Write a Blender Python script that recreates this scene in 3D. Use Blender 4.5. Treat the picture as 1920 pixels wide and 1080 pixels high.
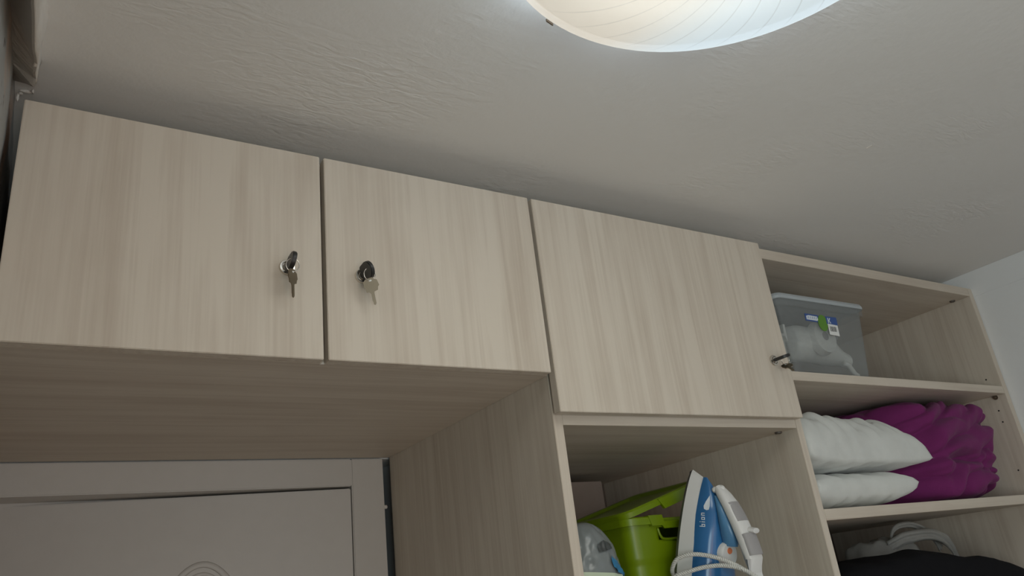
import bpy, bmesh, math, random
from mathutils import Vector, Matrix, noise
from mathutils.bvhtree import BVHTree

scn = bpy.context.scene
for o in list(bpy.data.objects):
    bpy.data.objects.remove(o)
COL = scn.collection
random.seed(4)

# ------------------------------------------------------------------ camera, world, lights, exposure
Rw = ((0.849283, -0.515515, -0.113855), (0.103861, 0.374592, -0.921354), (0.517621, 0.770665, 0.371677))
cam_d = bpy.data.cameras.new('camera')
cam = bpy.data.objects.new('camera', cam_d)
COL.objects.link(cam)
r_, d_, f_ = (Vector(v) for v in Rw)
m = Matrix((r_, -d_, -f_)).transposed().to_4x4()
m.translation = Vector((0.06828, -0.95657, 1.77599))
cam.matrix_world = m
cam_d.sensor_width = 36.0
cam_d.lens = 1429.8 / 1920 * 36
cam_d.clip_start = 0.01
scn.camera = cam

world = bpy.data.worlds.new('world')
scn.world = world
world.use_nodes = True
world.node_tree.nodes['Background'].inputs['Color'].default_value = (0.75, 0.85, 1.0, 1)
world.node_tree.nodes['Background'].inputs['Strength'].default_value = 1.0


def area(name, loc, target, size, power, color):
    d = bpy.data.lights.new(name, 'AREA')
    d.shape = 'RECTANGLE'
    d.size, d.size_y = size
    d.energy = power
    d.color = color
    o = bpy.data.objects.new(name, d)
    COL.objects.link(o)
    o.location = loc
    o.rotation_euler = (Vector(target) - Vector(loc)).to_track_quat('-Z', 'Y').to_euler()
    return o


area('left_fill', (-0.03, -1.62, 1.60), (1.7, 0.1, 1.85), (0.70, 0.9), 12.0, (0.84, 1.0, 0.99))  # added fill from an unseen source, brightens faces turned left
area('back_fill', (1.28, -2.22, 1.55), (1.5, 0, 1.9), (1.05, 1.0), 1.4, (0.90, 1.0, 0.97))  # weak fill light added behind the viewer, source unseen
area('warm_fill', (0.40, -2.22, 1.10), (0.45, 0, 1.4), (0.6, 1.9), 7.6, (1.0, 0.59, 0.34))  # warm fill added for the left side, source unseen

scn.view_settings.view_transform = 'Standard'
scn.view_settings.look = 'None'
scn.view_settings.exposure = -0.54
scn.view_settings.gamma = 1.0
scn.view_settings.use_curve_mapping = False


# ------------------------------------------------------------------ materials
def base_mat(name):
    mt = bpy.data.materials.new(name)
    mt.use_nodes = True
    nt = mt.node_tree
    return mt, nt, nt.nodes['Principled BSDF']


def N(nt, typ, **kw):
    n = nt.nodes.new(typ)
    for k, v in kw.items():
        setattr(n, k, v)
    return n


def plain(name, col, rough=0.5, metal=0.0, bump=0.0, bscale=80, var=0.06, spec=0.5, alpha=None, coat=0.0):
    """solid colour with a little procedural variation and relief"""
    mt, nt, p = base_mat(name)
    tc = N(nt, 'ShaderNodeTexCoord')
    nz = N(nt, 'ShaderNodeTexNoise')
    nz.inputs['Scale'].default_value = bscale * 0.3
    nt.links.new(tc.outputs['Object'], nz.inputs['Vector'])
    mx = N(nt, 'ShaderNodeMix', data_type='RGBA')
    mx.inputs['A'].default_value = (*[c * (1 - var) for c in col], 1)
    mx.inputs['B'].default_value = (*[min(1, c * (1 + var)) for c in col], 1)
    nt.links.new(nz.outputs['Fac'], mx.inputs['Factor'])
    nt.links.new(mx.outputs['Result'], p.inputs['Base Color'])
    p.inputs['Roughness'].default_value = rough
    p.inputs['Metallic'].default_value = metal
    p.inputs['Specular IOR Level'].default_value = spec
    p.inputs['Coat Weight'].default_value = coat
    if bump:
        n2 = N(nt, 'ShaderNodeTexNoise')
        n2.inputs['Scale'].default_value = bscale
        n2.inputs['Detail'].default_value = 4
        nt.links.new(tc.outputs['Object'], n2.inputs['Vector'])
        b = N(nt, 'ShaderNodeBump')
        b.inputs['Strength'].default_value = bump
        b.inputs['Distance'].default_value = 0.004
        nt.links.new(n2.outputs['Fac'], b.inputs['Height'])
        nt.links.new(b.outputs['Normal'], p.inputs['Normal'])
    return mt


def wood(name, axis, light=(0.66, 0.592, 0.500), dark=(0.520, 0.443, 0.360)):
    """pale washed laminate, grain along the axis given"""
    mt, nt, p = base_mat(name)
    tc = N(nt, 'ShaderNodeTexCoord')
    oi = N(nt, 'ShaderNodeObjectInfo')
    off = N(nt, 'ShaderNodeVectorMath', operation='SCALE')
    off.inputs[0].default_value = (7.3, 5.1, 9.7)
    nt.links.new(oi.outputs['Random'], off.inputs['Scale'])
    add = N(nt, 'ShaderNodeVectorMath', operation='ADD')
    nt.links.new(tc.outputs['Object'], add.inputs[0])
    nt.links.new(off.outputs[0], add.inputs[1])

    def stretched(across, along, detail=3, dist=0.0):
        mp = N(nt, 'ShaderNodeMapping')
        s = [across] * 3
        s['XYZ'.index(axis)] = along
        mp.inputs['Scale'].default_value = s
        nt.links.new(add.outputs[0], mp.inputs['Vector'])
        n = N(nt, 'ShaderNodeTexNoise')
        n.inputs['Scale'].default_value = 1.0
        n.inputs['Detail'].default_value = detail
        n.inputs['Distortion'].default_value = dist
        nt.links.new(mp.outputs[0], n.inputs['Vector'])
        return n
    broad = stretched(17, 0.9, 2, 0.6)
    mid = stretched(48, 1.7, 4, 1.3)
    fine = stretched(260, 5, 2)
    knots = stretched(11, 4.5, 3, 1.5)

    def math_(op, a, b):
        n = N(nt, 'ShaderNodeMath', operation=op)
        for i, v in enumerate((a, b)):
            if isinstance(v, (int, float)):
                n.inputs[i].default_value = v
            else:
                nt.links.new(v, n.inputs[i])
        return n.outputs[0]
    s = math_('ADD', math_('MULTIPLY', broad.outputs['Fac'], 0.34), math_('MULTIPLY', mid.outputs['Fac'], 0.36))
    s = math_('ADD', s, math_('MULTIPLY', fine.outputs['Fac'], 0.16))
    s = math_('ADD', s, math_('MULTIPLY', knots.outputs['Fac'], 0.14))
    cr = N(nt, 'ShaderNodeValToRGB')
    cr.color_ramp.elements[0].position = 0.33
    cr.color_ramp.elements[0].color = (*dark, 1)
    cr.color_ramp.elements[1].position = 0.56
    cr.color_ramp.elements[1].color = (*light, 1)
    nt.links.new(s, cr.inputs['Fac'])
    nt.links.new(cr.outputs['Color'], p.inputs['Base Color'])
    p.inputs['Roughness'].default_value = 0.55
    p.inputs['Specular IOR Level'].default_value = 0.3
    b = N(nt, 'ShaderNodeBump')
    b.inputs['Strength'].default_value = 0.05
    b.inputs['Distance'].default_value = 0.001
    nt.links.new(fine.outputs['Fac'], b.inputs['Height'])
    nt.links.new(b.outputs['Normal'], p.inputs['Normal'])
    return mt


def plaster(name, col, col2, scale, amount, bump=0.25, spots=0.0):
    """trowelled painted plaster: patches of tone, fine grit and shallow trowel marks"""
    mt, nt, p = base_mat(name)
    tc = N(nt, 'ShaderNodeTexCoord')
    n1 = N(nt, 'ShaderNodeTexNoise')
    n1.inputs['Scale'].default_value = scale
    n1.inputs['Detail'].default_value = 5
    n1.inputs['Distortion'].default_value = 0.4
    nt.links.new(tc.outputs['Object'], n1.inputs['Vector'])
    cr = N(nt, 'ShaderNodeValToRGB')
    cr.color_ramp.elements[0].position = 0.5 - amount + (0.08 if spots else 0)
    cr.color_ramp.elements[0].color = (*col, 1)
    cr.color_ramp.elements[1].position = 0.5 + amount + (0.08 if spots else 0)
    cr.color_ramp.elements[1].color = (*col2, 1)
    nt.links.new(n1.outputs['Fac'], cr.inputs['Fac'])
    out = cr.outputs['Color']
    if spots:
        v = N(nt, 'ShaderNodeTexNoise')
        v.inputs['Scale'].default_value = 45
        v.inputs['Detail'].default_value = 2
        nt.links.new(tc.outputs['Object'], v.inputs['Vector'])
        c2 = N(nt, 'ShaderNodeValToRGB')
        c2.color_ramp.elements[0].position = 0.66
        c2.color_ramp.elements[0].color = (0, 0, 0, 1)
        c2.color_ramp.elements[1].position = 0.70
        c2.color_ramp.elements[1].color = (spots, spots, spots, 1)
        nt.links.new(v.outputs['Fac'], c2.inputs['Fac'])
        mx = N(nt, 'ShaderNodeMix', data_type='RGBA')
        nt.links.new(c2.outputs['Color'], mx.inputs['Factor'])
        nt.links.new(out, mx.inputs['A'])
        mx.inputs['B'].default_value = (0.12, 0.11, 0.10, 1)
        out = mx.outputs['Result']
    nt.links.new(out, p.inputs['Base Color'])
    p.inputs['Roughness'].default_value = 0.75
    p.inputs['Specular IOR Level'].default_value = 0.25
    # relief: grit + trowel strokes that come and go
    g = N(nt, 'ShaderNodeTexNoise')
    g.inputs['Scale'].default_value = 60
    g.inputs['Detail'].default_value = 6
    nt.links.new(tc.outputs['Object'], g.inputs['Vector'])
    mp = N(nt, 'ShaderNodeMapping')
    mp.inputs['Scale'].default_value = (34, 95, 60)
    mp.inputs['Rotation'].default_value = (0, 0, 0.35)
    nt.links.new(tc.outputs['Object'], mp.inputs['Vector'])
    w = N(nt, 'ShaderNodeTexNoise')
    w.inputs['Scale'].default_value = 1
    w.inputs['Detail'].default_value = 3
    w.inputs['Distortion'].default_value = 1.0
    nt.links.new(mp.outputs[0], w.inputs['Vector'])
    k = N(nt, 'ShaderNodeTexNoise')
    k.inputs['Scale'].default_value = 3.2
    nt.links.new(tc.outputs['Object'], k.inputs['Vector'])
    kr = N(nt, 'ShaderNodeMapRange')
    kr.inputs['From Min'].default_value = 0.48
    kr.inputs['From Max'].default_value = 0.68
    nt.links.new(k.outputs['Fac'], kr.inputs['Value'])
    mu = N(nt, 'ShaderNodeMath', operation='MULTIPLY')
    nt.links.new(w.outputs['Fac'], mu.inputs[0])
    nt.links.new(kr.outputs[0], mu.inputs[1])
    ad = N(nt, 'ShaderNodeMath', operation='MULTIPLY_ADD')
    nt.links.new(g.outputs['Fac'], ad.inputs[0])
    ad.inputs[1].default_value = 0.35
    nt.links.new(mu.outputs[0], ad.inputs[2])
    b = N(nt, 'ShaderNodeBump')
    b.inputs['Strength'].default_value = bump
    b.inputs['Distance'].default_value = 0.006
    nt.links.new(ad.outputs[0], b.inputs['Height'])
    nt.links.new(b.outputs['Normal'], p.inputs['Normal'])
    return mt


def fabric(name, col, scale=900, rough=0.9, sheen=0.3, bump=0.25):
    mt, nt, p = base_mat(name)
    tc = N(nt, 'ShaderNodeTexCoord')
    n1 = N(nt, 'ShaderNodeTexNoise')
    n1.inputs['Scale'].default_value = 30
    n1.inputs['Detail'].default_value = 4
    nt.links.new(tc.outputs['Object'], n1.inputs['Vector'])
    mx = N(nt, 'ShaderNodeMix', data_type='RGBA')
    mx.inputs['A'].default_value = (*[c * 0.88 for c in col], 1)
    mx.inputs['B'].default_value = (*[min(1, c * 1.1) for c in col], 1)
    nt.links.new(n1.outputs['Fac'], mx.inputs['Factor'])
    nt.links.new(mx.outputs['Result'], p.inputs['Base Color'])
    p.inputs['Roughness'].default_value = rough
    p.inputs['Sheen Weight'].default_value = sheen
    p.inputs['Specular IOR Level'].default_value = 0.15
    n2 = N(nt, 'ShaderNodeTexNoise')
    n2.inputs['Scale'].default_value = scale
    nt.links.new(tc.outputs['Object'], n2.inputs['Vector'])
    b = N(nt, 'ShaderNodeBump')
    b.inputs['Strength'].default_value = bump
    b.inputs['Distance'].default_value = 0.001
    nt.links.new(n2.outputs['Fac'], b.inputs['Height'])
    nt.links.new(b.outputs['Normal'], p.inputs['Normal'])
    return mt


def translucent(name, col, clear, rough=0.3):
    """cloudy plastic: part see-through, part milky"""
    mt, nt, p = base_mat(name)
    p.inputs['Base Color'].default_value = (*col, 1)
    p.inputs['Roughness'].default_value = rough
    tr = N(nt, 'ShaderNodeBsdfTransparent')
    tr.inputs['Color'].default_value = (0.93, 0.94, 0.94, 1)
    mx = N(nt, 'ShaderNodeMixShader')
    nz = N(nt, 'ShaderNodeTexNoise')
    nz.inputs['Scale'].default_value = 14
    mr = N(nt, 'ShaderNodeMapRange')
    mr.inputs['To Min'].default_value = clear - 0.06
    mr.inputs['To Max'].default_value = clear + 0.06
    nt.links.new(nz.outputs['Fac'], mr.inputs['Value'])
    nt.links.new(mr.outputs[0], mx.inputs['Fac'])
    nt.links.new(p.outputs[0], mx.inputs[1])
    nt.links.new(tr.outputs[0], mx.inputs[2])
    nt.links.new(mx.outputs[0], nt.nodes['Material Output'].inputs['Surface'])
    return mt


def lamp_glass(name):
    """lit milky shade: spiral hairlines pressed in the glass, emission colour graded from warm to cool across x"""
    mt, nt, p = base_mat(name)
    tc = N(nt, 'ShaderNodeTexCoord')
    sx = N(nt, 'ShaderNodeSeparateXYZ')
    nt.links.new(tc.outputs['Object'], sx.inputs[0])

    def mth(op, a, b=None):
        n = N(nt, 'ShaderNodeMath', operation=op)
        for i, v in enumerate((a, b)):
            if v is None:
                continue
            if isinstance(v, (int, float)):
                n.inputs[i].default_value = v
            else:
                nt.links.new(v, n.inputs[i])
        return n.outputs[0]
    x, y = sx.outputs['X'], sx.outputs['Y']
    r = mth('SQRT', mth('ADD', mth('MULTIPLY', x, x), mth('MULTIPLY', y, y)))
    ang = mth('ARCTAN2', y, x)
    tw = mth('ADD', ang, mth('MULTIPLY', mth('POWER', r, 1.6), LAMP_TWIST))
    ph = mth('MULTIPLY', tw, 36 / (2 * math.pi))
    fr = mth('ABSOLUTE', mth('SUBTRACT', mth('FRACT', ph), 0.5))
    line = N(nt, 'ShaderNodeMapRange')
    line.inputs['From Min'].default_value = 0.012
    line.inputs['From Max'].default_value = 0.05
    nt.links.new(fr, line.inputs['Value'])          # 0 on a hairline, 1 between
    edge = N(nt, 'ShaderNodeMapRange')
    edge.inputs['From Min'].default_value = 0.205
    edge.inputs['From Max'].default_value = 0.245
    nt.links.new(r, edge.inputs['Value'])
    ln = mth('MAXIMUM', line.outputs[0], edge.outputs[0])
    cr = N(nt, 'ShaderNodeMapRange')
    cr.inputs['From Min'].default_value = 0.0
    cr.inputs['From Max'].default_value = 0.13
    cr.interpolation_type = 'SMOOTHSTEP'
    nt.links.new(x, cr.inputs['Value'])
    mx = N(nt, 'ShaderNodeMix', data_type='RGBA')
    nt.links.new(cr.outputs[0], mx.inputs['Factor'])
    mx.inputs['A'].default_value = (0.66, 0.60, 0.50, 1)
    mx.inputs['B'].default_value = (0.64, 0.77, 0.84, 1)
    m2 = N(nt, 'ShaderNodeMix', data_type='RGBA', blend_type='MULTIPLY')
    m2.inputs['Factor'].default_value = 1
    nt.links.new(mx.outputs['Result'], m2.inputs['A'])
    lm = N(nt, 'ShaderNodeMapRange')
    lm.inputs['To Min'].default_value = 0.72
    lm.inputs['To Max'].default_value = 1.0
    nt.links.new(ln, lm.inputs['Value'])
    cc = N(nt, 'ShaderNodeCombineColor')
    for i in range(3):
        nt.links.new(lm.outputs[0], cc.inputs[i])
    nt.links.new(cc.outputs[0], m2.inputs['B'])
    p.inputs['Base Color'].default_value = (0.35, 0.35, 0.35, 1)
    p.inputs['Roughness'].default_value = 0.4
    nt.links.new(m2.outputs['Result'], p.inputs['Emission Color'])
    p.inputs['Emission Strength'].default_value = LAMP_POWER
    tr = N(nt, 'ShaderNodeBsdfTransparent')
    ms = N(nt, 'ShaderNodeMixShader')
    ms.inputs['Fac'].default_value = 0.5
    nt.links.new(p.outputs[0], ms.inputs[1])
    nt.links.new(tr.outputs[0], ms.inputs[2])
    nt.links.new(ms.outputs[0], nt.nodes['Material Output'].inputs['Surface'])
    return mt


LAMP_TWIST = -4.5
LAMP_POWER = 1.47

M = dict(
    wood_v=wood('laminate_vertical', 'Z'), wood_x=wood('laminate_across', 'X'),
    ceiling=plaster('ceiling_paint', (0.79, 0.78, 0.75), (0.83, 0.82, 0.79), 1.3, 0.2, 0.32),
    wall=plaster('wall_paint', (0.82, 0.84, 0.84), (0.86, 0.88, 0.88), 2.0, 0.2, 0.25),
    rough=plaster('bare_plaster', (0.40, 0.40, 0.385), (0.52, 0.42, 0.35), 6.0, 0.05, 0.9, 0.8),
    cornice=plaster('cornice_plaster', (0.42, 0.39, 0.35), (0.48, 0.45, 0.41), 7.0, 0.2, 0.5),
    crumbs=plain('white_filler', (0.84, 0.80, 0.74), 0.9, bump=0.5),
    floor=plain('floor_tile', (0.30, 0.23, 0.16), 0.4, bump=0.05),
    shade_board=plain('shade_brown_board', (0.150, 0.115, 0.090), 0.8, bump=0.05),  # back boards coloured dark, puts the shade of the bays into the paint
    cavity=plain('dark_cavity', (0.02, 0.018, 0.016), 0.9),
    doorpaint=plain('white_door_paint', (0.60, 0.58, 0.55), 0.45, bump=0.04, bscale=120, var=0.03),
    chrome=plain('chrome', (0.72, 0.68, 0.62), 0.22, 1.0, var=0.03),
    steel=plain('key_steel', (0.33, 0.28, 0.21), 0.42, 1.0, var=0.08),
    black=plain('black_plastic', (0.022, 0.021, 0.020), 0.4, var=0.1),
    fitting=plain('brown_fitting', (0.10, 0.085, 0.07), 0.5),
    white=plain('white_plastic', (0.72, 0.72, 0.70), 0.35, var=0.03),
    greyplastic=plain('grey_soft_plastic', (0.34, 0.33, 0.33), 0.55),
    sole=plain('soleplate_steel', (0.20, 0.20, 0.21), 0.45, 0.6),
    blue=plain('blue_plastic', (0.030, 0.150, 0.36), 0.22, var=0.08, coat=0.3),
    paleblue=plain('pale_blue_plastic', (0.10, 0.26, 0.46), 0.25),
    orange=plain('orange_print', (0.75, 0.20, 0.07), 0.5),
    print=plain('pale_print', (0.72, 0.78, 0.82), 0.5),
    cord=plain('white_braid', (0.66, 0.66, 0.62), 0.8, var=0.12, bscale=900),
    green=plain('lime_plastic', (0.160, 0.245, 0.002), 0.35, var=0.05),
    boxgrey=translucent('cloudy_box_plastic', (0.42, 0.44, 0.44), 0.77),
    lidgrey=plain('lid_grey_plastic', (0.40, 0.44, 0.46), 0.4, var=0.04),
    sticker_blue=plain('blue_sticker', (0.035, 0.09, 0.30), 0.4),
    sticker_green=plain('green_sticker', (0.10, 0.26, 0.02), 0.4),
    sticker_white=plain('white_sticker', (0.78, 0.80, 0.78), 0.5),
    ink=plain('black_ink', (0.05, 0.05, 0.05), 0.6),
    dryer=plain('dryer_white', (0.88, 0.88, 0.84), 0.4, var=0.03),
    pillow=fabric('white_cotton', (0.70, 0.72, 0.69)),
    purple=fabric('magenta_plush', (0.19, 0.027, 0.135), 420, 0.95, 0.08, 0.6),
    blackcloth=fabric('black_cloth', (0.008, 0.008, 0.010), 500, 0.95, 0.0, 0.3),
    film=plain('clear_film', (0.20, 0.22, 0.22), 0.22, var=0.2, bscale=60),
    bagwhite=translucent('thin_white_bag', (0.50, 0.49, 0.46), 0.35, 0.4),
    packgreen=plain('pale_green_print', (0.52, 0.60, 0.44), 0.35),
    packblue=plain('blue_print', (0.03, 0.19, 0.36), 0.35),
    packgrey=plain('grey_print', (0.055, 0.062, 0.06), 0.4),
    card=plain('pinkish_card', (0.34, 0.26, 0.22), 0.85, var=0.08),
    lamp=lamp_glass('lit_milk_glass'),
    brass=plain('dull_clip_metal', (0.20, 0.16, 0.12), 0.4, 0.7),
)


# ------------------------------------------------------------------ builders
def box(bm, lo, hi, bevel=0.0):
    lo, hi = Vector(lo), Vector(hi)
    c = (lo + hi) / 2
    r = bmesh.ops.create_cube(bm, size=1.0, matrix=Matrix.Translation(c) @ Matrix.Diagonal((*(hi - lo), 1)))
    if bevel:
        es = list({e for v in r['verts'] for e in v.link_edges})
        bmesh.ops.bevel(bm, geom=es, offset=bevel, segments=2, affect='EDGES')


def bxm(lo, hi, bevel=0.0):
    bm = bmesh.new()
    box(bm, lo, hi, bevel)
    return bm


def cyl(bm, a, b, r1, r2=None, seg=24, caps=True):
    a, b = Vector(a), Vector(b)
    d = b - a
    mt = Matrix.Translation((a + b) / 2) @ d.to_track_quat('Z', 'Y').to_matrix().to_4x4()
    bmesh.ops.create_cone(bm, cap_ends=caps, segments=seg, radius1=r1, radius2=r1 if r2 is None else r2,
                          depth=d.length, matrix=mt)


def tube(bm, pts, r, seg=10, closed=False, smooth_path=4):
    """round tube along a Catmull-Rom path"""
    P = [Vector(p) for p in pts]
    n = len(P)
    path = []
    rng = n if closed else n - 1
    for i in range(rng):
        p0 = P[(i - 1) % n] if closed or i > 0 else P[0] * 2 - P[1]
        p1, p2 = P[i], P[(i + 1) % n]
        p3 = P[(i + 2) % n] if closed or i + 2 < n else P[-1] * 2 - P[-2]
        for k in range(smooth_path):
            t = k / smooth_path
            path.append(0.5 * ((2 * p1) + (p2 - p0) * t + (2 * p0 - 5 * p1 + 4 * p2 - p3) * t * t
                               + (3 * p1 - p0 - 3 * p2 + p3) * t ** 3))
    if not closed:
        path.append(P[-1])
    L = len(path)
    nrm = None
    rings = []
    for i, p in enumerate(path):
        if closed:
            tg = path[(i + 1) % L] - path[i - 1]
        else:
            tg = path[min(i + 1, L - 1)] - path[max(i - 1, 0)]
        tg.normalize()
        if nrm is None:
            nrm = tg.orthogonal().normalized()
        nrm = (nrm - tg * nrm.dot(tg)).normalized()
        bn = tg.cross(nrm)
        rad = r(i / max(1, L - 1)) if callable(r) else r
        rings.append([bm.verts.new(p + (nrm * math.cos(a) + bn * math.sin(a)) * rad)
                      for a in (2 * math.pi * k / seg for k in range(seg))])
    for i in range(L if closed else L - 1):
        A, B = rings[i], rings[(i + 1) % L]
        for k in range(seg):
            bm.faces.new((A[k], A[(k + 1) % seg], B[(k + 1) % seg], B[k]))
    if not closed:
        bm.faces.new(rings[0][::-1])
        bm.faces.new(rings[-1])
    return path


def loft(bm, rings, cap=True, closed=True):
    R = [[bm.verts.new(p) for p in r] for r in rings]
    n = len(R[0])
    for A, B in zip(R, R[1:]):
        for k in range(n if closed else n - 1):
            bm.faces.new((A[k], A[(k + 1) % n], B[(k + 1) % n], B[k]))
    if cap:
        bm.faces.new(R[0][::-1])
        bm.faces.new(R[-1])
    return R


def prism(bm, poly, axis_vec):
    """extrude a closed 3-D polygon by a vector"""
    v = Vector(axis_vec)
    A = [bm.verts.new(Vector(p)) for p in poly]
    B = [bm.verts.new(Vector(p) + v) for p in poly]
    n = len(A)
    bm.faces.new(A[::-1])
    bm.faces.new(B)
    for k in range(n):
        bm.faces.new((A[k], A[(k + 1) % n], B[(k + 1) % n], B[k]))


def obj(name, bm, mat, parent=None, smooth=False, base=None, auto=None):
    bmesh.ops.recalc_face_normals(bm, faces=bm.faces)
    if parent is not None:
        off = parent_origin(parent)
    elif base is not None:
        off = Vector(base)
    else:
        c = [v.co for v in bm.verts]
        off = Vector(((min(p.x for p in c) + max(p.x for p in c)) / 2, (min(p.y for p in c) + max(p.y for p in c)) / 2,
                      min(p.z for p in c)))
    bm.transform(Matrix.Translation(-off))
    me = bpy.data.meshes.new(name)
    bm.to_mesh(me)
    bm.free()
    if smooth:
        me.polygons.foreach_set('use_smooth', [True] * len(me.polygons))
        if auto:
            me.set_sharp_from_angle(angle=math.radians(auto))
    me.materials.append(mat if not isinstance(mat, str) else M[mat])
    o = bpy.data.objects.new(name, me)
    COL.objects.link(o)
    if parent is not None:
        o.parent = parent
    else:
        o.location = off
    return o


def parent_origin(p):
    v = Vector((0, 0, 0))
    while p is not None:
        v += p.location
        p = p.parent
    return v


def thing(name, loc, label=None, cat=None, group=None, kind=None):
    o = bpy.data.objects.new(name, None)
    o.empty_display_size = 0.05
    COL.objects.link(o)
    o.location = loc
    tag(o, label, cat, group, kind)
    return o


def tag(o, label=None, cat=None, group=None, kind=None):
    if label:
        o['label'] = label
    if cat:
        o['category'] = cat
    if group:
        o['group'] = group
    if kind:
        o['kind'] = kind
    return o


def struct(name, bm, mat, **kw):
    return tag(obj(name, bm, mat, **kw), kind='structure')


def fbm(p, o=3):
    return noise.fractal(p, 1.0, 2.0, o)


# ------------------------------------------------------------------ the room
ZC = 2.4666          # ceiling height
XR = 2.2630          # right wall
YB = 0.700           # plane of the wall with the door
YF = -2.30           # wall behind the viewer

bm = bmesh.new()
box(bm, (-0.15, YF - 0.1, ZC), (XR + 0.15, 1.1, ZC + 0.1))
ceil_o = struct('ceiling', bm, 'ceiling')
bm = bmesh.new()
box(bm, (1.3315, -0.3130, ZC - 0.0012), (1.3337, -0.3020, ZC + 0.0004), 0.0005)
obj('plaster_fleck', bm, 'crumbs', ceil_o)
struct('floor', bxm((-0.15, YF - 0.1, -0.08), (XR + 0.15, 1.1, 0.0)), 'floor')


# left wall: rough plaster, uneven
def rough_wall():
    bm = bmesh.new()
    ny, nz = 90, 70
    ys = [YF + (1.0 - YF) * i / ny for i in range(ny + 1)]
    zs = [ZC * i / nz for i in range(nz + 1)]
    g = [[bm.verts.new((0.004 + 0.0035 * fbm(Vector((3, y * 9, z * 9))), y, z)) for z in zs] for y in ys]
    for i in range(ny):
        for k in range(nz):
            yc, zc = (ys[i] + ys[i + 1]) / 2, (zs[k] + zs[k + 1]) / 2
            if -2.05 < yc < -1.19 and 1.08 < zc < 2.12:
                continue                               # opening added for the left fill light
            bm.faces.new((g[i][k], g[i + 1][k], g[i + 1][k + 1], g[i][k + 1]))
    ex = bmesh.ops.extrude_face_region(bm, geom=list(bm.faces))
    for v in (e for e in ex['geom'] if isinstance(e, bmesh.types.BMVert)):
        v.co.x = -0.12
    return bm


struct('wall_left', rough_wall(), 'rough', smooth=True, auto=40)
struct('wall_right', bxm((XR, YF, 0), (XR + 0.12, 1.0, ZC)), 'wall')
struct('trim_1', bxm((XR - 0.0022, YF, 2.3955), (XR + 0.0, 0.60, ZC), 0.0008), 'wall')   # raised plaster band under the ceiling
# back wall with the door opening
bm = bmesh.new()
box(bm, (0.812, YB, 0), (XR + 0.12, YB + 0.14, ZC))
box(bm, (-0.12, YB, 2.10), (0.812, YB + 0.14, ZC))
struct('wall_back', bm, 'wall')
# passage behind the door
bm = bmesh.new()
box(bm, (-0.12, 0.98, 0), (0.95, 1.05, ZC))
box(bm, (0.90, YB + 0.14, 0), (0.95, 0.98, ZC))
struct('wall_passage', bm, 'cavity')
# wall behind the viewer with openings added for the two fill lights
bm = bmesh.new()
box(bm, (-0.12, YF - 0.1, 0), (0.08, YF, ZC))
box(bm, (0.08, YF - 0.1, 2.10), (0.72, YF, ZC))
box(bm, (0.72, YF - 0.1, 0), (0.75, YF, ZC))
box(bm, (0.75, YF - 0.1, 0), (1.81, YF, 1.02))
box(bm, (0.75, YF - 0.1, 2.08), (1.81, YF, ZC))
box(bm, (1.81, YF - 0.1, 0), (XR + 0.12, YF, ZC))
struct('wall_front', bm, 'wall')


# plaster boxing in the corner of ceiling and left wall, breaking off just before the cupboard
def boxing():
    bm = bmesh.new()
    rings = []
    n = 26
    for i in range(n + 1):
        t = i / n
        y = -0.030 - t * 0.68
        j = 0.0012 * fbm(Vector((y * 30, 1, 0)))
        zs = 2.446 - 0.338 * (0.03 - y) if y < 0.03 else 2.446
        if y < -0.3:
            zs = 2.446 - 0.338 * 0.33 - 0.1 * (-0.3 - y)
        zw = min(2.4585 - 0.15 * max(0, 0.05 - y), 2.46)
        zl = min(zs + 4 * j, ZC - 0.004)
        xr = 0.0300 + j + (0.0015 if -0.13 < y < -0.08 else 0) - max(0, y - 0.02) * 0.12
        rings.append([(0.0, y, ZC + 0.001), (xr, y, ZC + 0.001), (xr - 0.0005, y, zl), (xr - 0.003, y, zl + 0.001), (0.0, y, zw)])
    rings.insert(0, [(0.0, 0.036, ZC + 0.001), (0.0285, 0.030, ZC + 0.001), (0.0292, -0.018, 2.4225), (0.0265, -0.019, 2.4240), (0.0, 0.036, 2.4640)])
    loft(bm, rings)
    return bm


trim = struct('trim_2', boxing(), 'cornice')
bm = bmesh.new()                                      # ragged filler on the boxing's flank and ceiling, whitened for its lit side
rows = []
for i in range(61):
    y = -0.012 - i / 60 * 0.66
    j = 0.0012 * fbm(Vector((y * 30, 1, 0)))
    zs = max(2.446 - 0.338 * max(0, 0.03 - y), 2.446 - 0.338 * 0.33 - 0.1 * max(0, -0.3 - y))
    xr = 0.0306 + j + (0.0015 if -0.13 < y < -0.08 else 0) - max(0, y - 0.02) * 0.12
    rag = 0.0012 + 0.0022 * max(0, fbm(Vector((y * 45, 4, 0))) + 0.3) + (0.0016 if -0.125 < y < -0.06 else 0)
    if y > 0.0:
        rag *= 0.4
    rows.append([(xr - 0.0035, y, zs + 0.002), (xr, y, zs + 0.001), (xr + 0.0003, y, ZC - 0.012), (xr + rag * 0.35, y, ZC - 0.005), (xr + rag, y, ZC - 0.0006), (xr + rag, y, ZC + 0.0005), (xr - 0.002, y, ZC + 0.0005)])
loft(bm, rows)
tag(obj('lit_filler_skim', bm, 'crumbs', trim, True), 'ragged filler, lit side painted white')
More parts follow.
